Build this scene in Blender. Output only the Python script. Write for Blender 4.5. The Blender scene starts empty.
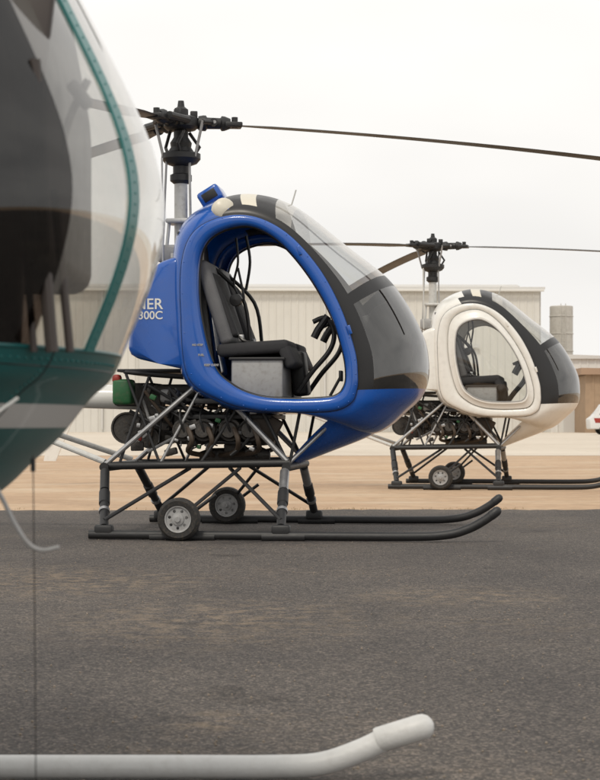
import bpy, bmesh, math, random
from mathutils import Vector, Matrix
random.seed(7)
F=1850.0; CH=0.74; HY=423.0
scene=bpy.context.scene
COL=scene.collection

# ------------------------------------------------------------ materials
def nodes(name):
    m=bpy.data.materials.new(name); m.use_nodes=True
    nt=m.node_tree; return m,nt,nt.nodes['Principled BSDF']
def paint(name,col,rough=.4,metal=0,var=.12,scale=6,bump=0,bscale=60,coat=0,dirt=0,spec=.5):
    m,nt,p=nodes(name)
    tc=nt.nodes.new('ShaderNodeTexCoord')
    n=nt.nodes.new('ShaderNodeTexNoise'); n.inputs['Scale'].default_value=scale; n.inputs['Detail'].default_value=6
    nt.links.new(tc.outputs['Object'],n.inputs['Vector'])
    mx=nt.nodes.new('ShaderNodeMix'); mx.data_type='RGBA'
    mx.inputs[6].default_value=(*[c*(1-var) for c in col],1)
    mx.inputs[7].default_value=(*[min(1,c*(1+var)) for c in col],1)
    nt.links.new(n.outputs['Fac'],mx.inputs[0])
    out=mx.outputs[2]
    if dirt>0:
        n2=nt.nodes.new('ShaderNodeTexNoise'); n2.inputs['Scale'].default_value=scale*3; n2.inputs['Detail'].default_value=8
        nt.links.new(tc.outputs['Object'],n2.inputs['Vector'])
        r=nt.nodes.new('ShaderNodeMapRange'); r.inputs[1].default_value=.5; r.inputs[2].default_value=.75; r.inputs[4].default_value=dirt
        nt.links.new(n2.outputs['Fac'],r.inputs[0])
        m2=nt.nodes.new('ShaderNodeMix'); m2.data_type='RGBA'; m2.inputs[7].default_value=(.13,.10,.07,1)
        nt.links.new(r.outputs[0],m2.inputs[0]); nt.links.new(out,m2.inputs[6]); out=m2.outputs[2]
    nt.links.new(out,p.inputs['Base Color'])
    rr=nt.nodes.new('ShaderNodeMapRange'); rr.inputs[3].default_value=max(.02,rough-.08); rr.inputs[4].default_value=min(1,rough+.1)
    nt.links.new(n.outputs['Fac'],rr.inputs[0]); nt.links.new(rr.outputs[0],p.inputs['Roughness'])
    p.inputs['Metallic'].default_value=metal
    p.inputs['Coat Weight'].default_value=coat
    p.inputs['Coat Roughness'].default_value=.06
    p.inputs['Specular IOR Level'].default_value=spec
    if bump>0:
        nb=nt.nodes.new('ShaderNodeTexNoise'); nb.inputs['Scale'].default_value=bscale; nb.inputs['Detail'].default_value=5
        nt.links.new(tc.outputs['Object'],nb.inputs['Vector'])
        b=nt.nodes.new('ShaderNodeBump'); b.inputs['Strength'].default_value=bump; b.inputs['Distance'].default_value=.01
        nt.links.new(nb.outputs['Fac'],b.inputs['Height']); nt.links.new(b.outputs[0],p.inputs['Normal'])
    return m
def glass(name,tint,f0=.06,milk=0.0,f90=.9,pw=4.0):
    m=bpy.data.materials.new(name); m.use_nodes=True; nt=m.node_tree; nt.nodes.clear()
    o=nt.nodes.new('ShaderNodeOutputMaterial')
    t=nt.nodes.new('ShaderNodeBsdfTransparent'); t.inputs[0].default_value=(*tint,1)
    g=nt.nodes.new('ShaderNodeBsdfGlossy'); g.inputs['Roughness'].default_value=.03; g.inputs[0].default_value=(.97,.97,.97,1)
    lw=nt.nodes.new('ShaderNodeLayerWeight'); lw.inputs[0].default_value=.5
    pwn=nt.nodes.new('ShaderNodeMath'); pwn.operation='POWER'; pwn.inputs[1].default_value=pw
    nt.links.new(lw.outputs['Facing'],pwn.inputs[0])
    mul=nt.nodes.new('ShaderNodeMath'); mul.operation='MULTIPLY_ADD'; mul.inputs[1].default_value=f90-f0; mul.inputs[2].default_value=f0
    mul.use_clamp=True
    mx=nt.nodes.new('ShaderNodeMixShader')
    nt.links.new(pwn.outputs[0],mul.inputs[0]); nt.links.new(mul.outputs[0],mx.inputs[0])
    nt.links.new(t.outputs[0],mx.inputs[1]); nt.links.new(g.outputs[0],mx.inputs[2])
    last=mx.outputs[0]
    if milk>0:
        d=nt.nodes.new('ShaderNodeBsdfDiffuse'); d.inputs[0].default_value=(.75,.73,.68,1)
        n=nt.nodes.new('ShaderNodeTexNoise'); n.inputs['Scale'].default_value=5; n.inputs['Detail'].default_value=5
        tc=nt.nodes.new('ShaderNodeTexCoord'); nt.links.new(tc.outputs['Object'],n.inputs['Vector'])
        mm=nt.nodes.new('ShaderNodeMath'); mm.operation='MULTIPLY'; mm.inputs[1].default_value=milk*2
        nt.links.new(n.outputs['Fac'],mm.inputs[0])
        m2=nt.nodes.new('ShaderNodeMixShader'); nt.links.new(mm.outputs[0],m2.inputs[0])
        nt.links.new(last,m2.inputs[1]); nt.links.new(d.outputs[0],m2.inputs[2]); last=m2.outputs[0]
    nt.links.new(last,o.inputs[0]); return m

M={}
M['blue']=paint('blue_paint',(.004,.085,.40),.25,0,.12,5,coat=.6,dirt=.08)
M['white']=paint('white_paint',(.75,.745,.71),.3,0,.04,5,coat=.4,dirt=.12)
M['black']=paint('black_paint',(.012,.012,.013),.35,0,.2,10)
M['blackm']=paint('black_satin',(.018,.018,.019),.5,0,.3,20,bump=.1)
M['rubber']=paint('rubber',(.022,.021,.02),.8,0,.3,20,bump=.2,dirt=.4)
M['steel']=paint('steel',(.42,.42,.42),.35,.8,.2,20,dirt=.25)
M['grey']=paint('grey_paint',(.33,.33,.33),.45,.1,.15,12,dirt=.3)
M['lgrey']=paint('light_grey_paint',(.56,.56,.54),.45,0,.08,12,dirt=.25)
M['eng']=paint('engine_metal',(.060,.056,.052),.5,.5,.5,18,bump=.3,dirt=.35)
M['brown']=paint('brown_hose',(.055,.038,.025),.55,0,.3,20)
M['seat']=paint('seat_fabric',(.030,.030,.033),.85,0,.3,30,bump=.3,bscale=200)
M['seatg']=paint('seat_leather_grey',(.13,.13,.135),.6,0,.2,12,bump=.2,bscale=90)
M['green']=paint('green_metal',(.02,.12,.04),.5,0,.2,10,dirt=.5)
M['red']=paint('red_metal',(.30,.03,.02),.5,0,.2,10)
M['cream']=paint('cream',(.66,.62,.52),.35,0,.05,10)
M['rotor']=paint('rotor_blade',(.04,.038,.036),.45,.1,.2,4)
M['glass']=glass('clear_canopy',(.82,.83,.82),.16,.07)
M['wglass']=glass('clear_window',(.95,.96,.95),.06)
M['dglass']=glass('smoked_canopy',(.17,.17,.17),.11,.012,.75,3.0)
M['mglass']=glass('milky_roof',(.8,.8,.8),.15,.30)
M['tglass']=glass('bubble_canopy',(.84,.83,.80),.14,.07,.95,3.0)
M['tdglass']=glass('tinted_bubble',(.11,.088,.080),.06,0,.5)
M['skid']=paint('white_skid_paint',(.60,.60,.59),.4,0,.06,14,bump=.1,bscale=90,dirt=.12)
def hull_mat():
    m=paint('teal_paint',(.003,.100,.100),.35,0,.1,5,coat=.2)
    nt=m.node_tree; p=nt.nodes['Principled BSDF']
    src=p.inputs['Base Color'].links[0].from_socket
    tc=nt.nodes.new('ShaderNodeTexCoord'); sp=nt.nodes.new('ShaderNodeSeparateXYZ'); nt.links.new(tc.outputs['Object'],sp.inputs[0])
    a=nt.nodes.new('ShaderNodeMath'); a.operation='GREATER_THAN'; a.inputs[1].default_value=.733
    b=nt.nodes.new('ShaderNodeMath'); b.operation='LESS_THAN'; b.inputs[1].default_value=.767
    c=nt.nodes.new('ShaderNodeMath'); c.operation='MULTIPLY'
    nt.links.new(sp.outputs[2],a.inputs[0]); nt.links.new(sp.outputs[2],b.inputs[0]); nt.links.new(a.outputs[0],c.inputs[0]); nt.links.new(b.outputs[0],c.inputs[1])
    mx=nt.nodes.new('ShaderNodeMix'); mx.data_type='RGBA'; mx.inputs[7].default_value=(.58,.58,.57,1)
    nt.links.new(c.outputs[0],mx.inputs[0]); nt.links.new(src,mx.inputs[6]); nt.links.new(mx.outputs[2],p.inputs['Base Color'])
    return m
M['teal']=hull_mat()
M['tealrib']=paint('teal_rib_paint',(.012,.17,.165),.35,0,.1,5,coat=.3)
M['dbrown']=paint('dark_brown_trim',(.050,.040,.036),.55,0,.3,8)

# ------------------------------------------------------------ mesh helpers
def finish(bm,name,mats,par=None,smooth=True,recalc=True):
    if recalc: bmesh.ops.recalc_face_normals(bm,faces=bm.faces)
    me=bpy.data.meshes.new(name); bm.to_mesh(me); bm.free()
    if not isinstance(mats,(list,tuple)): mats=[mats]
    for m in mats: me.materials.append(m)
    if smooth:
        for p in me.polygons: p.use_smooth=True
    ob=bpy.data.objects.new(name,me); COL.objects.link(ob)
    if par is not None: ob.parent=par
    return ob
def autosmooth(ob,ang=35):
    ob.data.set_sharp_from_angle(angle=math.radians(ang))
def crsp(pts,n,closed=False):
    out=[];N=len(pts)
    segs=N if closed else N-1
    for i in range(segs):
        if closed: p=[pts[(i+k-1)%N] for k in range(4)]
        else: p=[pts[max(0,min(N-1,i+k-1))] for k in range(4)]
        for j in range(n):
            t=j/n
            out.append(tuple(.5*((2*b)+(-a+c)*t+(2*a-5*b+4*c-d)*t*t+(-a+3*b-3*c+d)*t**3) for a,b,c,d in zip(*p)))
    if not closed: out.append(tuple(pts[-1]))
    return out
def add_tube(bm,pts,r,n=12,mi=0,cap=True):
    pts=[Vector(p) for p in pts]
    rs=r if isinstance(r,(list,tuple)) else [r]*len(pts)
    t0=(pts[1]-pts[0]).normalized()
    up=Vector((0,0,1)) if abs(t0.z)<.9 else Vector((0,1,0))
    a=t0.cross(up).normalized()
    rings=[]
    for i,p in enumerate(pts):
        if i==0:t=t0
        elif i==len(pts)-1:t=(pts[i]-pts[i-1]).normalized()
        else:t=((pts[i+1]-pts[i]).normalized()+(pts[i]-pts[i-1]).normalized()).normalized()
        if t.length<.5: t=t0
        a=(a-t*a.dot(t)).normalized(); b=t.cross(a)
        rings.append([bm.verts.new(p+(a*math.cos(k*2*math.pi/n)+b*math.sin(k*2*math.pi/n))*rs[i]) for k in range(n)])
    for i in range(len(rings)-1):
        for k in range(n):
            f=bm.faces.new((rings[i][k],rings[i][(k+1)%n],rings[i+1][(k+1)%n],rings[i+1][k])); f.material_index=mi
    if cap:
        bm.faces.new(rings[0][::-1]).material_index=mi; bm.faces.new(rings[-1]).material_index=mi
def tube(name,pts,r,mat,par,n=12,smooth=0):
    bm=bmesh.new()
    if smooth: pts=crsp([tuple(p) for p in pts],smooth)
    add_tube(bm,pts,r,n); o=finish(bm,name,mat,par); autosmooth(o); return o
def tubes(name,lst,mat,par,n=10):
    bm=bmesh.new()
    for it in lst:
        pts,r=it[0],it[1]
        if len(it)>2: pts=crsp([tuple(p) for p in pts],it[2])
        add_tube(bm,pts,r,n)
    o=finish(bm,name,mat,par); autosmooth(o); return o
def add_box(bm,c,s,rot=None,bev=0,mi=0,seg=2):
    r=bmesh.ops.create_cube(bm,size=1); vs=r['verts']
    mt=Matrix.Translation(c)@(rot.to_4x4() if rot else Matrix())@Matrix.Diagonal((*s,1))
    bmesh.ops.transform(bm,matrix=mt,verts=vs)
    if bev>0:
        es=list(set(e for v in vs for e in v.link_edges))
        bmesh.ops.bevel(bm,geom=es,offset=bev,segments=seg,profile=.5,affect='EDGES')
def box(name,c,s,mat,par,rot=None,bev=.01,seg=2):
    bm=bmesh.new(); add_box(bm,c,s,rot,bev,0,seg); o=finish(bm,name,mat,par); autosmooth(o,50); return o
def add_lathe(bm,prof,c,axis,n=32,mi=0):
    axis=Vector(axis).normalized(); q=axis.to_track_quat('Z','Y'); rings=[]
    for r,h in prof:
        rings.append([bm.verts.new(Vector(c)+q@Vector((r*math.cos(2*math.pi*k/n),r*math.sin(2*math.pi*k/n),h))) for k in range(n)])
    for i in range(len(rings)-1):
        for k in range(n):
            bm.faces.new((rings[i][k],rings[i][(k+1)%n],rings[i+1][(k+1)%n],rings[i+1][k])).material_index=mi
    if prof[0][0]>1e-5: bm.faces.new(rings[0][::-1]).material_index=mi
    if prof[-1][0]>1e-5: bm.faces.new(rings[-1]).material_index=mi
def lathe(name,prof,c,axis,mat,par,n=32):
    bm=bmesh.new(); add_lathe(bm,prof,c,axis,n); o=finish(bm,name,mat,par); autosmooth(o); return o
def empty(name,loc,yaw=0):
    e=bpy.data.objects.new(name,None); COL.objects.link(e); e.location=loc; e.rotation_euler=(0,0,math.radians(yaw)); e.empty_display_size=.3; return e
def plate(name,poly,y0,y1,mat,par,bev=0):
    bm=bmesh.new(); n=len(poly)
    a=[bm.verts.new((x,y0,z)) for x,z in poly]; b=[bm.verts.new((x,y1,z)) for x,z in poly]
    bm.faces.new(a); bm.faces.new(b[::-1])
    for i in range(n): bm.faces.new((a[i],a[(i+1)%n],b[(i+1)%n],b[i]))
    if bev: bmesh.ops.bevel(bm,geom=list(bm.edges),offset=bev,segments=3,profile=.5,affect='EDGES')
    o=finish(bm,name,mat,par); autosmooth(o,40); return o

# design frame (side drawing units) -> helicopter local coordinates in metres
YB=12.7; XB=-.817; PH=math.radians(-6.5); cC,sC=math.cos(PH),math.sin(PH)
def L(px,py,y=0.0):
    k=(px-300)/F
    x=(k*(YB+y*cC)+y*sC-XB)/(cC-k*sC)
    d=YB+x*sC+y*cC
    return Vector((x,y,max(.0,CH+(HY-py)*d/F)))

# ------------------------------------------------------------ cabin
def cabin(par,A,I,B,w,matf,mats,ringmat,n=8,Mr=14,ringw=.018):
    SA=crsp(A,n,True); SI=crsp(I,n,True); SB=crsp(B,n,True); N=len(SA)
    bm=bmesh.new(); rows=[]
    for j in range(2*Mr+1):
        th=(j/Mr)*math.pi/2
        s=math.sin(th); c=math.cos(th)
        rows.append([bm.verts.new((SA[i][0]+(SB[i][0]-SA[i][0])*s,-w*c,SA[i][1]+(SB[i][1]-SA[i][1])*s)) for i in range(N)])
    for j in range(2*Mr):
        v=(j+.5)/Mr; sd=-1 if v<1 else 1; v=v if v<1 else 2-v
        for i in range(N):
            f=bm.faces.new((rows[j][i],rows[j][(i+1)%N],rows[j+1][(i+1)%N],rows[j+1][i]))
            f.material_index=matf((i+.5)/n,v,sd)
    finish(bm,'cabin_shell',mats,par)
    for sgn,nm in((-1,'door_frame_near'),(1,'door_frame_far')):
        bm=bmesh.new(); R=[]
        for (t,dy) in ((-.0,-.015),(.0,ringw*.7),(.12,ringw+.008),(.3,ringw+.014),(.7,ringw+.014),(.9,ringw+.006),(1,ringw*.4),(1,-.09)):
            R.append([bm.verts.new((SA[i][0]*(1-t)+SI[i][0]*t,sgn*(w+dy),SA[i][1]*(1-t)+SI[i][1]*t)) for i in range(N)])
        for a,b in zip(R[:-1],R[1:]):
            for i in range(N): bm.faces.new((a[i],a[(i+1)%N],b[(i+1)%N],b[i]))
        o=finish(bm,nm,ringmat,par); autosmooth(o,60)
        bm=bmesh.new(); add_tube(bm,[(SI[i%N][0],sgn*(w-.035),SI[i%N][1]) for i in range(N+1)],.011,8); finish(bm,'door_seal',M['black'],par)
        bm=bmesh.new(); add_tube(bm,[(SA[i%N][0],sgn*(w+.009),SA[i%N][1]) for i in range(N+1)],.0035,6); finish(bm,'frame_joint',M['black'],par)
    return SA,SI,SB
def door(par,SI,w,fac,framemat,glassmat,sgns=(-1,1),c=None):
    N=len(SI)
    cx=sum(p[0] for p in SI)/N; cz=sum(p[1] for p in SI)/N
    if c: cx,cz=c
    for sg in sgns:
        bm=bmesh.new(); R=[]
        ts=[1,.99,fac+.05,fac+.03,fac,fac-.02]; ys=[.0,.035,.05,.065,.065,.045]
        for t,y in zip(ts,ys): R.append([bm.verts.new((cx+(p[0]-cx)*t,sg*(w+y),cz+(p[1]-cz)*t)) for p in SI])
        for a,b in zip(R[:-1],R[1:]):
            for i in range(N): bm.faces.new((a[i],a[(i+1)%N],b[(i+1)%N],b[i]))
        o=finish(bm,'door_panel',framemat,par); autosmooth(o,50)
        bm=bmesh.new(); q=(fac-.012); add_tube(bm,[(cx+(p[0]-cx)*q,sg*(w+.062),cz+(p[1]-cz)*q) for p in list(SI)+[SI[0]]],.007,8)
        finish(bm,'window_seal',M['grey'],par)
        bm=bmesh.new(); R=[]
        K=6
        for k in range(K):
            t=(fac-.02)*(1-k/K); y=.048+.05*(1-(1-k/K)**2)
            R.append([bm.verts.new((cx+(p[0]-cx)*t,sg*(w+y),cz+(p[1]-cz)*t)) for p in SI])
        for a,b in zip(R[:-1],R[1:]):
            for i in range(N): bm.faces.new((a[i],a[(i+1)%N],b[(i+1)%N],b[i]))
        cv=bm.verts.new((cx,sg*(w+.098),cz))
        for i in range(N): bm.faces.new((R[-1][i],R[-1][(i+1)%N],cv))
        finish(bm,'door_window',glassmat,par)

W=.62
ctl=[# ring outer, ring inner, centre silhouette
 ((188,376),(213,364),(190,378)),
 ((181,312),(200,312),(180,312)),
 ((182,262),(199,264),(180,250)),
 ((194,232),(208,240),(192,222)),
 ((222,217),(229,228),(220,203)),
 ((255,217),(254,227),(255,196)),
 ((288,234),(281,243),(297,208)),
 ((319,268),(309,276),(348,247)),
 ((341,308),(331,315),(392,283)),
 ((355,350),(343,352),(421,330)),
 ((358,374),(346,374),(429,362)),
 ((357,390),(344,387),(426,389)),
 ((351,403),(337,395),(411,408)),
 ((332,411),(324,398),(372,434)),
 ((290,412),(290,399),(318,416)),
 ((255,410),(258,396),(255,414)),
 ((220,400),(232,385),(220,404))]
def side(p): v=L(p[0],p[1],-W); return (v.x,v.z)
def cen(p): v=L(p[0],p[1],0); return (v.x,v.z)

def rotor(par,ang_local,cone=-.03,droop=.012,z0=2.80):
    zb=L(181,262).z
    tube('mast',[(0,0,zb-.5),(0,0,z0-.28)],.046,M['lgrey'],par,20)
    bm=bmesh.new()
    add_lathe(bm,[(.05,-.42),(.075,-.40),(.075,-.36),(.055,-.35),(.055,-.30),(.11,-.28),(.135,-.25),(.135,-.215),(.09,-.20),(.07,-.17),(.075,-.14),(.05,-.10),(.05,-.06),(.10,-.05),(.12,-.03),(.12,.03),(.08,.045),(.05,.05),(.05,.09),(.025,.11),(.02,.15),(0,.15)],(0,0,z0),(0,0,1),24)
    fit=bmesh.new()
    for k in range(3):
        a=math.radians(ang_local+120*k); d=Vector((math.cos(a),math.sin(a),0)); s=Vector((-d.y,d.x,0)); o=Vector((0,0,z0))
        add_tube(bm,[o+d*.06,o+d*.14],.035,12)
        add_tube(bm,[o+d*.12,o+d*.15,o+d*.17,o+d*.18,o+d*.27,o+d*.28,o+d*.30,o+d*.34],[.048,.054,.054,.040,.038,.052,.05,.035],14)
        add_tube(bm,[o+d*.22+s*.07,o+d*.22-s*.07],.028,10)
        add_box(bm,o+d*.36-Vector((0,0,.01)),(.12,.12,.035),Matrix.Rotation(a,3,'Z'),.008)
        add_tube(bm,[o+d*.10+s*.10,o+d*.33+s*.075],.026,10)
        add_tube(bm,[o+d*.10+s*.10,o+d*.05],.018,8)
        add_tube(bm,[o+d*.22-s*.05,o+d*.14-s*.13+Vector((0,0,-.01))],.017,8)
        add_tube(fit,[o+d*.14-s*.13,o+d*.09-s*.09+Vector((0,0,-.24))],.010,8)
        add_tube(fit,[o+d*.225+s*.074,o+d*.225-s*.074],.012,8)
        add_tube(bm,[o+d*.06+s*.05+Vector((0,0,-.06)),o+d*.13+s*.04+Vector((0,0,-.16)),o+d*.08+s*.04+Vector((0,0,-.24))],.012,8)
        add_lathe(bm,[(.0,-.03),(.022,-.03),(.022,.045),(0,.045)],o+d*.37,(0,0,1),10)
        add_box(bm,o+d*.09+s*.02+Vector((0,0,.06)),(.05,.03,.05),Matrix.Rotation(a,3,'Z'),.006)
    o_=finish(bm,'rotor_hub',M['blackm'],par); autosmooth(o_)
    o_=finish(fit,'rotor_hub_fittings',M['grey'],par); autosmooth(o_)
    tubes('control_rods',[([(.07,-.06,z0-.27),(.09,-.10,zb-.2)],.009),([(-.09,-.06,z0-.27),(-.125,-.08,zb-.2)],.008),([(-.0,.11,z0-.27),(.02,.14,zb-.2)],.008)],M['grey'],par)
    for k in range(3):
        a=math.radians(ang_local+120*k); d=Vector((math.cos(a),math.sin(a),0)); s=Vector((-d.y,d.x,0))
        bm=bmesh.new(); prev=None; NS=26; R0,R1=.34,4.05
        for i in range(NS+1):
            r=R0+(R1-R0)*i/NS; z=z0+cone*r-droop*r*r
            ch=.172 if i>1 else (.09,.13)[i]
            tw=math.radians(7-8*r/R1)
            prof=[(-.30,0),(-.22,.045),(-.02,.062),(.25,.05),(.70,.005),(.70,-.005),(.25,-.028),(-.02,-.04),(-.22,-.03)]
            ring=[]
            for (u,v) in prof:
                q=u*ch; h=v*ch*1.1
                hh=h*math.cos(tw)-q*math.sin(tw)
                ring.append(bm.verts.new(d*r+s*(-q)+Vector((0,0,z+hh))))
            if prev:
                for t in range(9): bm.faces.new((prev[t],prev[(t+1)%9],ring[(t+1)%9],ring[t]))
            else: bm.faces.new(ring)
            prev=ring
        bm.faces.new(prev[::-1])
        ob=finish(bm,'rotor_blade_%d'%(k+1),M['rotor'],par); autosmooth(ob,40)

def wheel(par,c,r=.135):
    prof=[(r*.60,-.033),(r*.66,-.046),(r*.86,-.05),(r*.97,-.036),(r,-.015),(r,.015),(r*.97,.036),(r*.86,.05),(r*.66,.046),(r*.60,.033)]
    lathe('wheel_tyre',prof,c,(0,1,0),M['rubber'],par,36)
    bm=bmesh.new()
    for sg in(-1,1):
        add_lathe(bm,[(r*.64,sg*.036),(r*.62,sg*.047),(r*.57,sg*.045),(r*.52,sg*.0345),(r*.30,sg*.0345),(r*.27,sg*.046),(r*.14,sg*.050),(r*.12,sg*.060),(0,sg*.060)],c,(0,1,0),30)
    o=finish(bm,'wheel_rim',M['grey'],par); autosmooth(o)
    bm=bmesh.new()
    for k in range(7):
        a=k*math.pi*2/7+.2
        for sg in(-1,1): add_lathe(bm,[(0,sg*.036),(.0100,sg*.036),(.0100,sg*.034),(0,sg*.034)],(c[0]+math.cos(a)*r*.41,c[1],c[2]+math.sin(a)*r*.41),(0,1,0),12)
    finish(bm,'wheel_holes',M['black'],par)

def gear(par,mat_skid,legmat,wheels=True,r=.028):
    for sg in(-1,1):
        def S(px,py,y):
            v=L(px,py,-abs(y)); return Vector((v.x,sg*abs(y),v.z))
        p=[S(89,537,1),S(130,537,1),S(250,537,1),S(400,537,1),S(445,535,1),S(468,529,1),S(485,520,1),S(497,511,1)]
        for q in p[:4]: q.z=r+.004
        p[4].z=max(p[4].z,r+.012)
        pts=crsp([tuple(q) for q in p],8)
        tube('skid_tube',pts,r,mat_skid,par,16)
        e=pts[-1]; d=(Vector(pts[-1])-Vector(pts[-3])).normalized()
        lathe('skid_tip',[(r*1.08,-.05),(r*1.08,0),(r*.8,.018),(r*.4,.026),(0,.028)],e,d,mat_skid,par,16)
        for a,b in((150,215),(262,305)):
            tube('skid_shoe',[S(a,537,1),S(b,537,1)],r*1.12,legmat,par,14)
        for tx,bx in((285,281),(105,104)):
            top=S(tx,467,.52); bot=S(bx,527,.99)
            Q=lambda t:top.lerp(bot,t)
            tube('oleo_leg',[Q(0),Q(.42),Q(.43),Q(.62),Q(.63),Q(1)],[.022,.022,.036,.036,.029,.029],legmat,par,14)
            tube('oleo_piston',[Q(.08),Q(.40)],.031,M['steel'] if tx>200 else legmat,par,14)
            tube('oleo_collar',[Q(.72),Q(.76)],.036,M['steel'],par,14)
            box('leg_foot',bot+Vector((0,0,-.02)),(.12,.07,.07),legmat,par,bev=.015)
            tube('drag_brace',[S(bx,520,.97),S(tx-55 if tx>200 else tx+85,468,.42)],.013,M['blackm'],par)
        tube('skid_cross_brace',[S(240,468,.5),S(187,512,.97)],.012,M['blackm'],par)
        tube('landing_beam',[S(103,466,.50),S(290,463,.50)],.026,M['blackm'],par,14)
        if wheels:
            yw=1.07 if sg<0 else .92
            c=L(179,519,-1.07); c.y=sg*yw; c.z=.137
            wheel(par,c)
            tube('wheel_axle',[c+Vector((0,-sg*.11,0)),c+Vector((0,sg*.02,0))],.014,M['grey'],par)
            box('wheel_bracket',c+Vector((.03,.085,-.03)),(.16,.02,.10),M['blackm'],par,bev=.006)
            tube('wheel_lever',[c+Vector((.02,.085,.0)),c+Vector((.22,.085,.15))],.012,M['blackm'],par)
    for tx,bx in((287,281),(105,104)):
        a=L(tx,467,-.52); tube('cross_beam',[(a.x,-.56,a.z),(a.x,.56,a.z)],.030,M['blackm'],par,14)

def engine(par,tankcol,strut=True):
    T=lambda px,py,y:L(px,py,y)
    fr=[]; blk=[]
    for sg in(-1,1):
        def S(px,py,y):
            v=L(px,py,-abs(y)); return Vector((v.x,sg*abs(y),v.z))
        fr+=[([S(205,378,.42),S(106,464,.5)],.017),([S(210,380,.42),S(288,462,.5)],.020),
             ([S(160,464,.48),S(205,380,.42)],.011),([S(345,410,.3),S(289,463,.45)],.013)]
        blk+=[([S(125,372,.40),S(205,378,.42)],.013),([S(150,374,.4),S(120,462,.48)],.010),([S(240,404,.42),S(200,464,.48)],.011),
             ([S(160,464,.48),S(126,374,.40)],.010),([S(262,410,.45),S(287,462,.45)],.012),([S(300,411,.45),S(290,462,.45)],.011)]
    x1=L(205,378,-.42);x2=L(125,372,-.4)
    blk+=[([(x1.x,-.42,x1.z),(x1.x,.42,x1.z)],.016),([(x2.x,-.4,x2.z),(x2.x,.4,x2.z)],.014)]
    tubes('engine_frame',fr,M['steel'],par); tubes('engine_frame_dark',blk,M['blackm'],par)
    bm=bmesh.new()
    for c,s,b in((T(215,428,0),(.52,.34,.22),.03),(T(160,425,0),(.22,.3,.26),.04),(T(262,432,0),(.14,.5,.18),.03),(T(190,392,0),(.45,.34,.1),.02),(T(140,395,.1),(.3,.4,.16),.03)):
        add_box(bm,c,s,None,b)
    for sg in(-1,1):
        for px in(186,206,232,252):
            c=L(px,430,-.3); prof=[]; y=.16
            while y<.40:
                prof+=[(.075,y),(.075,y+.007),(.058,y+.009),(.058,y+.016)]; y+=.018
            prof+=[(.06,.41),(.05,.45),(.0,.45)]
            add_lathe(bm,prof,(c.x,0,c.z),(0,sg,0.001),18)
    o=finish(bm,'engine_block',M['eng'],par); autosmooth(o)
    bm=bmesh.new()
    for px,py,r,y in((152,404,.085,-.20),(150,438,.07,-.20),(128,428,.11,-.05)):
        c=L(px,py,y); add_lathe(bm,[(0,-.05),(r*.25,-.05),(r*.25,-.03),(r*.85,-.03),(r*.9,-.045),(r,-.045),(r*.85,0),(r,.045),(r*.9,.045),(0,.045)],c,(0,1,0),30)
    o=finish(bm,'drive_pulleys',M['eng'],par); autosmooth(o)
    hoses=[]; rnd=random.Random(3)
    for sg in(-1,1):
        def S(px,py,y):
            v=L(px,py,-abs(y)); return Vector((v.x,sg*abs(y),v.z))
        for i,px in enumerate((186,206,232,252)):
            hoses.append(([S(px,424,.42),S(px+6,440,.47),S(px+3,452,.38),S(215,456,.2)],.017,6))
            hoses.append(([S(px,436,.43),S(px-6,418,.47),S(px-2,405,.35),S(205,398,.2)],.008,6))
    bl=[];br=[];gr=[]
    for i,h in enumerate(hoses): (br if i%2==0 else bl).append(h)
    for i in range(34):
        a=L(rnd.uniform(125,270),rnd.uniform(385,412),-rnd.uniform(.15,.45)); b=L(rnd.uniform(130,275),rnd.uniform(425,458),-rnd.uniform(.15,.45))
        m=(a+b)/2+Vector((rnd.uniform(-.12,.12),rnd.uniform(-.08,.04),rnd.uniform(-.08,.08)))
        (br,bl,gr,bl)[i%4].append(([a,m,b],rnd.choice((.005,.007,.011)),6))
    tubes('intake_pipes',br,M['brown'],par,8); tubes('engine_hoses',bl,M['blackm'],par,8); tubes('engine_lines',gr,M['grey'],par,8)
    tubes('exhaust_muffler',[([T(200,456,-.2),T(210,456,-.2),T(262,455,-.2),T(270,455,-.2)],[.03,.055,.055,.03])],M['eng'],par,14)
    box('oil_cooler',T(262,425,-.36),(.24,.06,.17),M['brown'],par,Matrix.Rotation(.5,3,'Y'),.01)
    box('battery_box',T(124,392,-.30),(.13,.16,.17),M['green'],par,None,.02)
    box('filter_canister',T(117,379,-.34),(.06,.07,.06),M['red'],par,None,.02)
    box('magneto',T(170,396,-.3),(.12,.12,.09),M['grey'],par,None,.02)
    rr=random.Random(11)
    bm=bmesh.new()
    for i in range(26):
        add_box(bm,L(rr.uniform(135,265),rr.uniform(388,452),-rr.uniform(.22,.38)),(rr.uniform(.03,.09),rr.uniform(.03,.08),rr.uniform(.03,.08)),Matrix.Rotation(rr.uniform(-.5,.5),3,'Y'),.008)
    o=finish(bm,'engine_accessories',M['eng'],par); autosmooth(o)
    for nm,mt,k in(('engine_fittings',M['steel'],18),('fuel_valve_red',M['red'],2),('fuel_valve_green',M['green'],3)):
        bm=bmesh.new()
        for i in range(k):
            add_box(bm,L(rr.uniform(135,265),rr.uniform(388,450),-rr.uniform(.38,.46)),(rr.uniform(.02,.05),rr.uniform(.02,.05),rr.uniform(.02,.04)),Matrix.Rotation(rr.uniform(-.5,.5),3,'Y'),.006)
        o=finish(bm,nm,mt,par); autosmooth(o)
    box('engine_deck',T(165,372,0),(.5,.8,.02),M['blackm'],par,None,.004)
    box('under_floor_tray',T(235,417,0),(.6,.8,.03),M['blackm'],par,None,.004)
    a=L(150,398,0); e=Vector((-4.5,0,a.z+.12))
    tube('tail_boom',[a,e],[.085,.06],tankcol,par,20)
    v=L(105,462,-.45)
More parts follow.
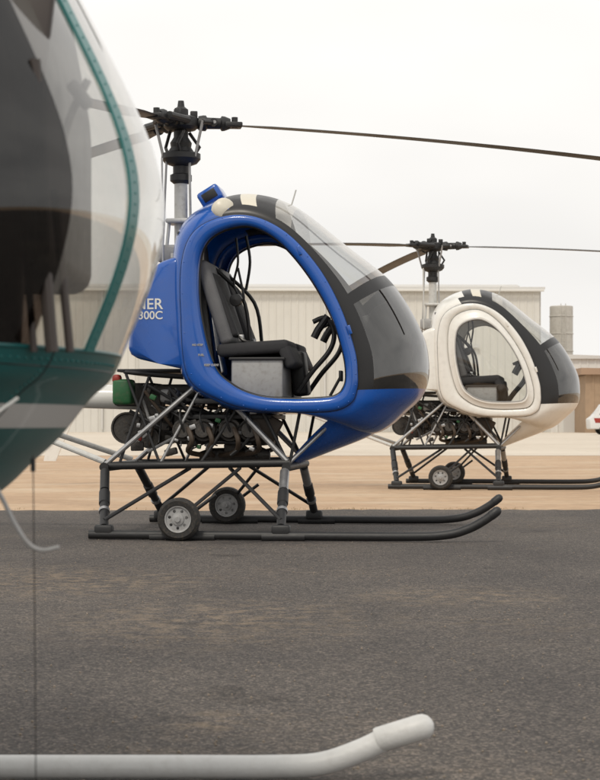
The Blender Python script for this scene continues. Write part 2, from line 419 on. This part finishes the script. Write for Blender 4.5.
    tubes('tail_struts',[([v,Vector((-1.7,-.05,a.z+.02))],.020),([Vector((v.x,.45,v.z)),Vector((-1.7,.05,a.z+.02))],.020)],M['lgrey'],par)
    box('tail_gearbox',e,(.2,.14,.14),M['blackm'],par,None,.03)
    bm=bmesh.new(); add_box(bm,e+Vector((0,-.18,0)),(.09,.015,1.25),Matrix.Rotation(.6,3,'Y'),.004); add_tube(bm,[e,e+Vector((0,-.2,0))],.025)
    finish(bm,'tail_rotor',M['rotor'],par)
    plate('tail_fin',[(e.x+.25,e.z-.05),(e.x-.05,e.z-.75),(e.x-.2,e.z-.75),(e.x-.05,e.z)],-.012,.012,tankcol,par)
    plate('horizontal_stabiliser',[(e.x+.45,e.z+.06),(e.x+.25,e.z+.07),(e.x+.2,e.z+.5),(e.x+.36,e.z+.5)],.1,.12,tankcol,par)

def interior(par,closed=False):
    for sg in(-1,1):
        y=sg*.30
        S=lambda px,py: L(px,py,-.30)
        def cushion(name,a,b,th,wd,mat,dy=0):
            a=Vector((a.x,y+dy,a.z)); b=Vector((b.x,y+dy,b.z)); d=b-a; ang=math.atan2(d.x,d.z)
            box(name,(a+b)/2,(th,wd,d.length),mat,par,Matrix.Rotation(ang,3,'Y'),min(th,wd)*.35,3)
        cushion('seat_back',S(232,345),S(206,264),.09,.46,M['seatg'])
        cushion('seat_back_pad',S(237,338),S(213,275),.06,.36,M['seat'])
        cushion('seat_base_cushion',S(222,352),S(293,347),.085,.48,M['seat'])
        cushion('seat_front_roll',S(286,346),S(296,368),.08,.48,M['seat'])
        box('seat_box',Vector((S(262,379).x,y,S(262,379).z)),(.34,.50,.26),M['grey'],par,None,.012)
        box('seat_box_lid',Vector((S(262,360).x,y,S(262,360).z)),(.37,.53,.02),M['blackm'],par,None,.006)
        tubes('harness',[([Vector((S(204,262).x,y-.08,S(204,262).z)),Vector((S(226,300).x,y-.09,S(226,300).z)),Vector((S(242,338).x,y-.1,S(242,338).z)),Vector((S(262,345).x,y-.16,S(262,345).z))],.013,6),
                         ([Vector((S(206,262).x,y+.08,S(206,262).z)),Vector((S(240,296).x,y+.09,S(240,296).z)),Vector((S(248,340).x,y+.1,S(248,340).z))],.013,6)],M['black'],par,8)
        box('harness_buckle',Vector((S(243,339).x,y-.1,S(243,339).z)),(.04,.02,.05),M['steel'],par,None,.006)
        P=lambda px,py:Vector((S(px,py).x,y,S(px,py).z))
        tube('cyclic_stick',[P(298,392),P(312,372),P(330,350),P(334,332),P(326,318),P(313,322)],.017,M['black'],par,10,8)
        tube('cyclic_grip',[P(328,316),P(318,330),P(314,338)],.026,M['black'],par,10)
        tube('pedal_arm',[P(330,396),P(340,378)],.010,M['black'],par)
        box('pedal',P(341,376),(.02,.12,.07),M['black'],par,None,.004)
    box('centre_console',L(300,374,0),(.10,.24,.30),M['blackm'],par,Matrix.Rotation(-.12,3,'Y'),.02)
    box('seat_gap_console',L(262,352,0),(.42,.10,.12),M['blackm'],par,None,.02)
    tubes('hanging_cables',[([L(236,238,-.3),L(238,262,-.3),L(234,285,-.28),L(244,300,-.3),L(238,268,-.3)],.008,6),([L(246,236,.1),L(250,262,.1),L(246,290,.1)],.010,6)],M['black'],par,8)
    lathe('headset_cup',[(0,-.03),(.04,-.025),(.045,0),(.04,.025),(0,.03)],L(236,300,-.3),(0,1,0),M['black'],par,16)
    box('bulkhead_trim',L(200,300,0),(.04,1.0,.85),M['blackm'],par,Matrix.Rotation(-.12,3,'Y'),.01)
    plate('instrument_pedestal',[(p.x,p.z) for p in(L(368,391),L(356,391),L(366,340),L(374,312),L(388,304),L(402,318),L(408,350),L(408,391))],-.30,.30,M['blackm'],par,.03)
    bm=bmesh.new()
    for yy in(-.12,.0,.12):
        for pz in(322,344):
            c=L(367,pz,yy); add_lathe(bm,[(0,-.02),(.045,-.02),(.045,.02),(0,.02)],c,(1,0,.3),18)
    finish(bm,'instruments',M['grey'],par)
    box('cabin_floor',L(285,402,0),(1.05,1.15,.035),M['blackm'],par,None,.006)

def helicopter(name,loc,yaw,body,tail,doors,rot,band=.16,wheels=True):
    par=empty(name,loc,yaw)
    A=[side(c[0]) for c in ctl]; I=[side(c[1]) for c in ctl]; B=[cen(c[2]) for c in ctl]
    mats=[body,M['black'],M['glass'],M['dglass'],M['mglass'],M['cream']]
    def mf(u,v,sd):
        if u<4.0 or u>=11.0: return 0
        if v<band: return 1
        if u<4.35: return 0
        if u<4.75: return 1
        if u<5.2: return 5 if v>.25 else 1
        if u<5.7: return 1
        if u<6.1: return 4
        if 7.80<u<8.10: return 1 
        if u<8.0: return 2
        return 3
    SA,SI,SB=cabin(par,A,I,B,W,mf,mats,body,n=12,Mr=20)
    if doors: door(par,SI,W,.84,body,M['wglass'])
    bm=bmesh.new()
    N=len(SA)
    for i in range(0,N,8):
        for sg in(-1,1):
            t=.16; x=SA[i][0]*(1-t)+SI[i][0]*t; z=SA[i][1]*(1-t)+SI[i][1]*t
            add_lathe(bm,[(.0055,0),(.0045,.002),(0,.003)],(x,sg*(W+.0265),z),(0,sg,0),8)
    finish(bm,'frame_screws',body,par)
    for px,py in((350,330),(300,251)):
        v=L(px,py,-W); box('door_hinge',Vector((v.x,-W-.034,v.z)),(.022,.012,.06),body,par,Matrix.Rotation(-.3,3,'Y'),.004)
    bm=bmesh.new(); prev=None
    tops=[(372,402),(345,412),(318,434),(290,462)]; bots=[(405,414),(372,435),(330,452),(288,468)]; ws=[.42,.42,.32,.16]
    st=crsp([(*cen(t),*cen(b),w) for t,b,w in zip(tops,bots,ws)],6)
    for (tx,tz,bx,bz,w) in st:
        ring=[]
        for k in range(17):
            a=math.pi*k/16; h=math.sin(a)**.7 if 0<k<16 else 0
            ring.append(bm.verts.new((tx+(bx-tx)*h,-w*math.cos(a),tz+(bz-tz)*h)))
        if prev:
            for t in range(17): bm.faces.new((prev[t],prev[(t+1)%17],ring[(t+1)%17],ring[t]))
        prev=ring
    bm.faces.new(prev[::-1])
    o=finish(bm,'keel_fairing',body,par); autosmooth(o,50)
    for sg in(-1,1):
        q=[L(p[0],p[1],-.55) for p in((127,350),(133,318),(144,283),(157,263),(176,256),(190,260),(192,300),(198,345),(204,374),(160,364),(134,358))]
        plate('fuel_tank',[(v.x,v.z) for v in q],sg*.20,sg*.58,body,par,.045)
        v=L(176,258,-.4); lathe('tank_cap',[(.035,0),(.035,.03),(0,.035)],(v.x,sg*.4,v.z),(0,0,1),M['steel'],par,16)
    if not doors:
        a=L(213,201,0)
        bm=bmesh.new(); add_box(bm,a+Vector((0,0,.02)),(.16,.30,.11),Matrix.Rotation(-.55,3,'Y'),.02)
        finish(bm,'roof_air_scoop',body,par)
        box('scoop_intake',a+Vector((.0,-.153,.02)),(.10,.01,.06),M['black'],par,Matrix.Rotation(-.55,3,'Y'),.002)
        bm=bmesh.new()
        add_lathe(bm,[(0,-.12),(.05,-.10),(.075,-.02),(.075,.03),(.06,.05),(0,.055)],L(223,210,-.56),(.45,-.95,.1),18)
        o=finish(bm,'cabin_vent_lamp',M['cream'],par); autosmooth(o,50)
    tube('top_antenna',[L(291,207,0),L(296,190,0)],.005,M['lgrey'],par)
    tube('mast_side_antenna',[L(163,262,-.2),L(162,158,-.2)],.007,M['lgrey'],par)
    box('mast_fairing',Vector((0,0,L(181,222).z)),(.18,.22,.03),M['lgrey'],par,None,.01)
    box('mast_fairing_lower',Vector((0,0,L(181,256).z)),(.26,.4,.12),M['grey'],par,None,.02)
    tubes('mast_braces',[([Vector((.07,-.06,L(181,222).z)),L(192,256,-.12)],.012),([Vector((-.07,-.06,L(181,222).z)),L(166,256,-.12)],.012),([Vector((.04,.06,L(181,222).z)),L(196,250,.12)],.012)],M['lgrey'],par)
    interior(par)
    engine(par,tail)
    gear(par,M['blackm'],M['blackm'],wheels)
    rotor(par,rot)
    return par

blue=helicopter('blue_helicopter',(XB,YB,0),-6.5,M['blue'],M['white'],False,14)
def text(par,s,loc,size,mat,name='lettering',align='RIGHT'):
    c=bpy.data.curves.new(name,'FONT'); c.body=s; c.size=size; c.extrude=.001; c.align_x=align; c.offset=.001
    o=bpy.data.objects.new(name,c); COL.objects.link(o); o.parent=par; o.location=loc; o.rotation_euler=(math.pi/2,0,0); c.materials.append(mat); return o
p=L(163,309,-.58); text(blue,'TRAINER',(p.x,-.583,p.z),.10,M['white'])
p=L(163,316,-.58); text(blue,'300C',(p.x,-.583,p.z-.02),.075,M['white'],'model_lettering')
for i,sx in enumerate(('NO STEP','FUEL','KEEP CLEAR')):
    q=L(193+i*6,346+i*10,-W); text(blue,sx,(q.x,-W-.0335,q.z),.018,M['grey'],'placard_text','LEFT')
YW=21.6
white=helicopter('white_helicopter',(1.55,YW,0),-9,M['white'],M['white'],True,-6,.30)

# ------------------------------------------------------------ teal helicopter (foreground)
TY=2.85; TX=-1.91
teal=empty('teal_helicopter',(TX,TY,0),0)
def G(px,py,y=0.):
    d=TY+y; return Vector(((px-300)*d/F-TX,y,CH+(HY-py)*d/F))
TW=.60
A=[side(c[0]) for c in ctl]; B=[cen(c[2]) for c in ctl]
A[9]=(1.17,1.20); A[10]=(1.19,1.03); A[11]=(1.18,.845); A[12]=(1.13,.80); A[13]=(1.0,.765); A[14]=(.75,.75); A[15]=(.48,.755); A[16]=(.25,.82)
B[8]=(1.39,1.68); B[9]=(1.595,1.35); B[10]=(1.700,1.08); B[11]=(1.632,.843)
B[12]=(1.58,.775); B[13]=(1.505,.69); B[14]=(1.36,.595); B[15]=(.95,.54); B[16]=(.45,.60)
ax=sum(a[0] for a in A)/len(A); az_=sum(a[1] for a in A)/len(A)
I=[(ax+(a[0]-ax)*.9,az_+(a[1]-az_)*.9) for a in A]
RV0,RV1=.765,.800
def tmf(u,v,sd):
    if u<4.0 or u>=11.0: return 0
    if sd<0:
        if v<.10: return 1
        if v<.59: return 3
    return 2
SA,SI,SB=cabin(teal,A,I,B,TW,tmf,[M['teal'],M['black'],M['tglass'],M['tdglass']],M['teal'],n=16,Mr=40)
door(teal,SI,TW,.90,M['teal'],M['tdglass'])
def tsurf(u,v,off=0):
    N=len(SA); f=u*16; i=int(f)%N; t=f-int(f); j=(i+1)%N
    a=[SA[i][k]*(1-t)+SA[j][k]*t for k in(0,1)]; b=[SB[i][k]*(1-t)+SB[j][k]*t for k in(0,1)]
    th=v*math.pi/2; s=math.sin(th); c=math.cos(th)
    return Vector((a[0]+(b[0]-a[0])*s,-(TW+off)*c,a[1]+(b[1]-a[1])*s))
def tnorm(u,v):
    n=(tsurf(u,v+.01)-tsurf(u,v)).cross(tsurf(u+.02,v)-tsurf(u,v)).normalized()
    c=tsurf(u,v)-Vector((.7,0,1.2))
    return n if n.dot(c)>0 else -n
def ribstrip(name,v0,v1,mat,th=.004,u0=5.,u1=11.0):
    bm=bmesh.new(); prev=None
    for k in range(0,130):
        u=u0+(u1-u0)*k/129
        a=tsurf(u,v0);b=tsurf(u,v1); nrm=tnorm(u,(v0+v1)/2)
        vs=[bm.verts.new(a),bm.verts.new(a+nrm*th),bm.verts.new(b+nrm*th),bm.verts.new(b)]
        if prev:
            for t in range(3): bm.faces.new((prev[t],prev[t+1],vs[t+1],vs[t]))
        prev=vs
    o=finish(bm,name,mat,teal); autosmooth(o)
ribstrip('canopy_rib',RV0,RV1,M['tealrib'])
bm=bmesh.new()
def rivet(p,n,r=.0026):
    add_lathe(bm,[(r,-.001),(r*.9,r*.4),(r*.4,r*.65),(0,r*.7)],p,n,8)
for k in range(46):
    u=8.2+2.75*k/45; nn=tnorm(u,(RV0+RV1)/2); rivet(tsurf(u,(RV0+RV1)/2)+nn*.0042,nn,.0017)
for k in range(40):
    v=.2+.78*k/39; nn=tnorm(11.10,v); rivet(tsurf(11.12,v)+nn*.0005,nn,.002)
for vv in(.395,.425,.655):
    for k in range(26):
        uu=11.2+2.6*k/25; nn=tnorm(uu,vv); rivet(tsurf(uu,vv)+nn*.0005,nn,.0018)
finish(bm,'rivets',M['tealrib'],teal)
tube('canopy_sill',[tsurf(11.0,v) for v in [i/50 for i in range(51)]],.0030,M['teal'],teal,8)
tubes('panel_seams',[([tsurf(11.0+2.8*i/40,.41) for i in range(41)],.0012),([tsurf(11.0+2.6*i/40,.67) for i in range(41)],.0012),([tsurf(11.22,i/40) for i in range(41)],.0010)],M['black'],teal,6)
interior(teal)
plate('interior_side_panel',[(p.x,p.z) for p in(G(-120,350,-.3),G(20,350,-.3),G(28,200,-.3),G(10,60,-.3),G(-30,-60,-.3),G(-160,-60,-.3))],-.32,-.28,M['dbrown'],teal,.01)
tubes('canopy_frame_tubes',[([G(52,352,-.36),G(44,250,-.36),G(40,150,-.36),G(34,60,-.36)],.009,6),([G(70,352,-.33),G(60,250,-.33),G(54,190,-.33)],.006,6),([G(34,352,-.36),G(26,250,-.36),G(22,190,-.36)],.005,6)],M['dbrown'],teal,8)
box('sun_visor',G(22,60,-.30),(.07,.02,.26),M['dbrown'],teal,Matrix.Rotation(.12,3,'Y'),.006)
tube('compass_arm',[G(60,150,-.1),G(72,112,-.1),G(88,80,-.1)],.006,M['black'],teal,8,6)
box('free_air_gauge',G(80,95,-.1),(.045,.03,.02),M['blackm'],teal,Matrix.Rotation(.9,3,'Y'),.006)
tube('free_air_probe',[G(-20,425,-.55),G(18,398,-.52)],.0022,M['lgrey'],teal,8)
engine(teal,M['tealrib'])
rotor(teal,60)
DY=3.83-TY
def K(px,py): return G(px,py,DY)
for sg in(1,-1):
    r=.0245
    pts=[K(-1000,770),K(-300,770),K(0,770),K(180,771),K(270,770),K(320,764),K(360,751),K(392,736),K(420,727.5)]
    for q in pts: q.z=max(q.z,.0285)
    if sg==-1:
        for q in pts: q.y=-q.y
    sp=crsp([tuple(q) for q in pts],8)
    tube('skid_tube',sp,r,M['skid'],teal,24)
    d=(Vector(sp[-1])-Vector(sp[-9])).normalized(); e=Vector(sp[-1])
    lathe('skid_end_cap',[(r*1.0,-.095),(r*1.10,-.09),(r*1.12,0),(r*1.05,.012),(r*.8,.022),(r*.4,.028),(0,.030)],e,d,M['skid'],teal,24)
    for px,tp in((285,285),(105,105)):
        b=L(px,530,-.98); t=L(tp,467,-.45); b.z=.05
        b.y=sg*.98; t.y=sg*.45
        tube('oleo_leg',[t,b],.027,M['skid'],teal,14)
    a=L(103,466,-.5); b=L(288,464,-.5); a.y=b.y=sg*.45
    tube('landing_beam',[a,b],.028,M['blackm'],teal,12)
tube('belly_step_wire',[G(-14,470,-.3),G(2,498,-.3),G(14,522,-.3),G(28,543,-.3),G(42,550,-.3),G(59,547,-.3)],.0032,M['grey'],teal,10,8)
tube('grounding_cable',[G(33,455,-.25),G(34.5,600,-.25),G(36,800,-.25),G(37,948,-.25)],.0008,M['black'],teal,6,8)
lathe('cable_clip',[(0,-.010),(.0035,-.009),(.0035,.009),(0,.010)],G(33,465,-.25),(0,0,1),M['black'],teal,10)

# ------------------------------------------------------------ ground
def ground_mat(kind):
    m,nt,p=nodes(kind)
    tc=nt.nodes.new('ShaderNodeTexCoord')
    def noise(sc,det=6,rough=.6,stretch=None):
        n=nt.nodes.new('ShaderNodeTexNoise'); n.inputs['Scale'].default_value=sc; n.inputs['Detail'].default_value=det; n.inputs['Roughness'].default_value=rough
        if stretch:
            q=nt.nodes.new('ShaderNodeMapping'); q.inputs['Scale'].default_value=stretch; nt.links.new(tc.outputs['Object'],q.inputs[0]); nt.links.new(q.outputs[0],n.inputs['Vector'])
        else: nt.links.new(tc.outputs['Object'],n.inputs['Vector'])
        return n.outputs['Fac']
    def ramp(src,stops):
        r=nt.nodes.new('ShaderNodeValToRGB'); e=r.color_ramp.elements
        e[0].position,e[0].color=stops[0][0],(*stops[0][1],1); e[1].position,e[1].color=stops[1][0],(*stops[1][1],1)
        for s in stops[2:]: x=e.new(s[0]); x.color=(*s[1],1)
        nt.links.new(src,r.inputs[0]); return r.outputs[0]
    def mix(f,a,b,mode='MIX'):
        x=nt.nodes.new('ShaderNodeMix'); x.data_type='RGBA'; x.blend_type=mode
        if isinstance(f,float): x.inputs[0].default_value=f
        else: nt.links.new(f,x.inputs[0])
        for s,i in((a,6),(b,7)):
            if isinstance(s,tuple): x.inputs[i].default_value=(*s,1)
            else: nt.links.new(s,x.inputs[i])
        return x.outputs[2]
    def spot(x,y,rx,ry):
        q=nt.nodes.new('ShaderNodeMapping'); q.vector_type='POINT'
        q.inputs['Location'].default_value=(-x/rx,-y/ry,0); q.inputs['Scale'].default_value=(1/rx,1/ry,0)
        nt.links.new(tc.outputs['Object'],q.inputs[0])
        g=nt.nodes.new('ShaderNodeTexGradient'); g.gradient_type='SPHERICAL'; nt.links.new(q.outputs[0],g.inputs[0]); return g.outputs['Fac']
    if kind=='asphalt':
        base=ramp(noise(.6,8,.65,(1,.6,1)),[(.32,(.060,.056,.056)),(.68,(.104,.095,.089))])
        vor=nt.nodes.new('ShaderNodeTexVoronoi'); vor.inputs['Scale'].default_value=150; nt.links.new(tc.outputs['Object'],vor.inputs['Vector'])
        sx=nt.nodes.new('ShaderNodeSeparateColor'); nt.links.new(vor.outputs['Color'],sx.inputs[0])
        g=ramp(sx.outputs[0],[(.2,(.6,.6,.6)),(.7,(1.12,1.1,1.08)),(.93,(2.1,1.95,1.8))])
        c=mix(1.0,base,g,'MULTIPLY')
        fine=ramp(noise(20,7,.75),[(.33,(.74,.74,.74)),(.67,(1.26,1.24,1.2))])
        c=mix(.85,c,fine,'MULTIPLY')
        big=ramp(noise(.42,4),[(.50,(0,0,0)),(.66,(.5,.5,.5))])
        for s in((-.33,6.95,.8,1.1),(.7,7.9,.6,.6),(-1.1,8.6,.8,1.1),(-.22,4.6,.12,.2)):
            b2=ramp(spot(*s),[(.0,(0,0,0)),(.7,(1,1,1))]); big=mix(1.0,big,b2,'ADD')
        sm=ramp(noise(9,9,.8),[(.47,(0,0,0)),(.60,(1,1,1))])
        f=mix(1.0,big,sm,'MULTIPLY'); f=mix(1.0,f,(.50,.50,.50),'MULTIPLY')
        c=mix(f,c,(.29,.22,.15))
        st=ramp(noise(1.7,3),[(.28,(.65,.65,.65)),(.38,(1,1,1))]); c=mix(1.0,c,st,'MULTIPLY')
        nt.links.new(c,p.inputs['Base Color']); p.inputs['Roughness'].default_value=.88; p.inputs['Specular IOR Level'].default_value=.25
        b=nt.nodes.new('ShaderNodeBump'); b.inputs['Strength'].default_value=.4; b.inputs['Distance'].default_value=.004
        nt.links.new(vor.outputs['Distance'],b.inputs['Height']); nt.links.new(b.outputs[0],p.inputs['Normal'])
    elif kind=='soil':
        c=ramp(noise(.25,8),[(.3,(.38,.25,.155)),(.7,(.52,.37,.24))])
        c=mix(.8,c,ramp(noise(6,8,.7),[(.3,(.72,.72,.70)),(.7,(1.18,1.18,1.18))]),'MULTIPLY')
        c=mix(ramp(noise(.9,6,.6,(.5,1,1)),[(.50,(0,0,0)),(.7,(.6,.6,.6))]),c,(.56,.46,.34))
        nt.links.new(c,p.inputs['Base Color']); p.inputs['Roughness'].default_value=.95
    else:
        c=ramp(noise(.12,8),[(.3,(.52,.45,.36)),(.7,(.64,.57,.48))])
        c=mix(.7,c,ramp(noise(3,8,.7),[(.3,(.8,.8,.8)),(.7,(1.1,1.1,1.1))]),'MULTIPLY')
        nt.links.new(c,p.inputs['Base Color']); p.inputs['Roughness'].default_value=.9
    return m
def sheet(name,x0,x1,y0,y1,z,mat,jit=0,n=1):
    bm=bmesh.new(); rnd=random.Random(5)
    a=[];b=[]
    for i in range(n+1):
        x=x0+(x1-x0)*i/n
        a.append(bm.verts.new((x,y0,z))); b.append(bm.verts.new((x,y1+(rnd.uniform(-jit,jit) if jit else 0)+(.12*math.sin(x*.5)+.05*math.sin(x*2.3) if jit else 0),z)))
    for i in range(n): bm.faces.new((a[i],a[i+1],b[i+1],b[i]))
    return finish(bm,name,mat,None,False)
sheet('ground',-1500,1500,-300,3000,-.004,ground_mat('soil'))
sheet('asphalt_apron',-60,60,-40,15.75,0,ground_mat('asphalt'),.07,1600)
sheet('concrete_pavement',-400,400,42,600,0,ground_mat('concrete'))
bm=bmesh.new(); rnd=random.Random(9)
def blade(x,y,h,w):
    a=rnd.uniform(0,6.28); dx,dy=math.cos(a)*w,math.sin(a)*w; lx,ly=rnd.uniform(-.5,.5)*h,rnd.uniform(-.5,.5)*h
    bm.faces.new((bm.verts.new((x-dx,y-dy,-.004)),bm.verts.new((x+dx,y+dy,-.004)),bm.verts.new((x+lx,y+ly,h))))
for i in range(3500):
    x=rnd.uniform(-9,11); y=15.85+abs(rnd.gauss(0,.15))
    if math.sin(x*1.7)+math.sin(x*4.1+1)+rnd.uniform(-.9,.9)<.6: continue
    blade(x,y,rnd.uniform(.004,.014),.003)
finish(bm,'dry_grass',paint('dry_grass',(.36,.28,.17),.9,0,.3,3),None,False)
bm=bmesh.new()
for i in range(700):
    y=3.2+11.5*rnd.random()**1.3; x=rnd.uniform(-1,1)*y*.2
    bmesh.ops.create_icosphere(bm,subdivisions=1,radius=rnd.uniform(.002,.0045),matrix=Matrix.Translation((x,y,.002)))
finish(bm,'pebbles',paint('pebble_stone',(.24,.20,.16),.9,0,.4,9),None,False)

# ------------------------------------------------------------ buildings
metal=paint('pale_metal_siding',(.61,.595,.555),.6,0,.05,.3,dirt=.05)
metal2=paint('pale_roof_metal',(.57,.56,.54),.5,0,.06,.3)
darkop=paint('building_opening',(.30,.28,.25),.6,0,.2,1)
doorm=paint('hangar_door_metal',(.52,.505,.47),.6,0,.05,.5)
trim=paint('building_trim',(.66,.65,.62),.6,0,.05,1)
def ribbed(bm,x0,x1,y,z0,z1,pitch=.6,dep=.05):
    xs=[];x=x0
    while x<x1:
        xs+=[(x,0),(x+pitch*.70,0),(x+pitch*.78,-dep),(x+pitch*.92,-dep)]; x+=pitch
    xs.append((x1,0)); xs=[q for q in xs if q[0]<=x1]
    prev=None
    for x,d in xs:
        v=(bm.verts.new((x,y+d,z0)),bm.verts.new((x,y+d,z1)))
        if prev: bm.faces.new((prev[0],v[0],v[1],prev[1]))
        prev=v
par=empty('metal_hangar',(-1.5,150,0),1.6)
x0,x1,H=-34,21.0,11.6
bm=bmesh.new(); ribbed(bm,x0,x1,0,0,H); finish(bm,'front_wall',metal,par,False)
box('side_wall_left',(x0,17,H/2),(.3,33.5,H),metal,par,None,0); box('side_wall_right',(x1,17,H/2),(.3,33.5,H),metal,par,None,0)
box('back_wall',((x0+x1)/2,34.2,H/2),(x1-x0,.3,H),metal,par,None,0)
plate('roof',[(x0-.4,H+.01),(x1+.4,H+.01),(x1+.4,H+.18),(x0-.4,H+.18)],-.4,34.6,metal2,par)
box('ridge',((x0+x1)/2,17,H+.6),(x1-x0-1,20,.7),metal2,par,None,.3)
box('gutter',((x0+x1)/2,-.52,H-.1),(x1-x0+.6,.2,.2),trim,par,None,.03)
for x in(-26,-7,11):
    box('sliding_door',(x,-.2,3.4),(9,.12,6.8),doorm,par,None,.02)
    for k in range(1,4): box('door_rail',(x-4.5+2.25*k,-.28,3.4),(.08,.05,6.7),metal2,par,None,0)
    box('door_track',(x,-.3,6.95),(10,.2,.2),metal2,par,None,0)
for x in range(-33,21,9): box('downpipe',(x+.5,-.2,H/2),(.14,.14,H-.5),metal2,par,None,0)
par=empty('storage_shed',(22.2,146,0),0)
bm=bmesh.new(); ribbed(bm,-2.4,2.6,0,0,5.8,.6,.05); finish(bm,'front_wall',trim,par,False)
box('body',(0.1,4.2,2.88),(4.9,8,5.76),trim,par,None,0); plate('roof',[(-2.6,5.8),(2.8,5.8),(2.8,6.0),(-2.6,6.2)],-.3,8.6,metal2,par)
box('roller_door',(0.1,-.1,1.8),(3,.1,3.6),metal2,par,None,0)
par=empty('storage_silo',(22.6,160,0),0)
silo=paint('silo_metal',(.50,.48,.44),.55,.1,.1,1,dirt=.2)
lathe('silo_body',[(1.0,0),(1.0,10.8),(.95,10.85),(0,10.9)],(0,0,0),(0,0,1),silo,par,32)
bm=bmesh.new()
for k in range(7): add_lathe(bm,[(1.01,k*1.5+.9),(1.05,k*1.5+.92),(1.05,k*1.5+.98),(1.01,k*1.5+1.0)],(0,0,0),(0,0,1),32)
finish(bm,'silo_bands',silo,par)
tubes('silo_ladder',[([(-.2,-1.2,0),(-.2,-1.2,11)],.03),([(.2,-1.2,0),(.2,-1.2,11)],.03)]+[([(-.2,-1.2,.4*k),(.2,-1.2,.4*k)],.02) for k in range(1,27)],silo,par,6)
par=empty('brown_warehouse',(27.6,140,0),0)
bw=paint('brown_siding',(.34,.24,.16),.8,0,.2,1,dirt=.2)
bm=bmesh.new(); ribbed(bm,-6,12,0,0,4.4,.7,.05); finish(bm,'front_wall',bw,par,False)
box('body',(3,5.2,2.18),(17.9,10,4.36),bw,par,None,0)
plate('roof',[(-6.4,4.4),(12.4,4.4),(12.4,4.65),(-6.4,4.9)],-.5,10.6,paint('rust_roof',(.33,.22,.15),.7,0,.2,.5),par)
for x in(-3,2,7): box('loading_door',(x,-.12,1.6),(2.8,.12,3.2),darkop,par,None,0)
van=empty('parked_van',(19.3,118,0),0)
vw=paint('van_paint',(.66,.66,.66),.35,0,.03,2)
plate('van_body',[(-.9,.35),(-.95,1.0),(-.5,1.25),(-.1,1.95),(3.8,2.0),(3.9,.35)],-.9,.9,vw,van,.08)
plate('van_windows',[(-.35,1.28),(-.02,1.8),(1.0,1.82),(1.0,1.28)],-.915,.915,M['black'],van,.0)
plate('red_stripe',[(-.6,.75),(3.8,.75),(3.8,1.05),(-.7,1.05)],-.912,.912,M['red'],van)
for x in(.0,2.9):
    for y in(-.85,.85): lathe('wheel_tyre',[(0,-.1),(.3,-.1),(.34,-.05),(.34,.05),(.3,.1),(0,.1)],(x,y,.34),(0,1,0),M['rubber'],van,20)

# ------------------------------------------------------------ sky & light
el=math.radians(52); az=math.radians(200)
w=bpy.data.worlds.new('World'); scene.world=w; w.use_nodes=True; nt=w.node_tree
bg=nt.nodes['Background']; bg.inputs[1].default_value=.1
sky=nt.nodes.new('ShaderNodeTexSky'); sky.sky_type='NISHITA'; sky.sun_disc=False; sky.sun_elevation=el; sky.sun_rotation=az
sky.air_density=1; sky.dust_density=4
tc=nt.nodes.new('ShaderNodeTexCoord'); mp=nt.nodes.new('ShaderNodeMapping'); mp.inputs['Scale'].default_value=(1,1,2.5)
nt.links.new(tc.outputs['Generated'],mp.inputs[0])
n=nt.nodes.new('ShaderNodeTexNoise'); n.inputs['Scale'].default_value=2.2; n.inputs['Detail'].default_value=4; n.inputs['Roughness'].default_value=.45
nt.links.new(mp.outputs[0],n.inputs['Vector'])
r=nt.nodes.new('ShaderNodeValToRGB'); e=r.color_ramp.elements
e[0].position=.3; e[0].color=(.77,.755,.735,1); e[1].position=.60; e[1].color=(.98,.955,.915,1)
nt.links.new(n.outputs['Fac'],r.inputs[0])
sc=nt.nodes.new('ShaderNodeVectorMath'); sc.operation='SCALE'; sc.inputs[3].default_value=11.4
nt.links.new(r.outputs[0],sc.inputs[0])
mx_=nt.nodes.new('ShaderNodeMix'); mx_.data_type='RGBA'; mx_.inputs[0].default_value=.97
nt.links.new(sky.outputs[0],mx_.inputs[6]); nt.links.new(sc.outputs[0],mx_.inputs[7]); nt.links.new(mx_.outputs[2],bg.inputs[0])
sd=bpy.data.lights.new('sun','SUN'); sd.energy=1.5; sd.angle=math.radians(10); sd.color=(1,.92,.79)
so=bpy.data.objects.new('sun',sd); COL.objects.link(so)
dirv=Vector((math.sin(az)*math.cos(el),math.cos(az)*math.cos(el),math.sin(el)))
so.rotation_euler=dirv.to_track_quat('Z','Y').to_euler()

# ------------------------------------------------------------ camera
cd=bpy.data.cameras.new('camera'); cam=bpy.data.objects.new('camera',cd); COL.objects.link(cam)
cam.location=(0,0,CH); cam.rotation_euler=(math.pi/2,0,0)
cd.sensor_fit='HORIZONTAL'; cd.sensor_width=36; cd.lens=36*F/600
cd.shift_y=(HY-390)/600
cd.clip_start=.1; cd.clip_end=6000
cd.dof.use_dof=True; cd.dof.focus_distance=10.0; cd.dof.aperture_fstop=16
scene.camera=cam
scene.view_settings.view_transform='Standard'; scene.view_settings.look='None'; scene.view_settings.exposure=0
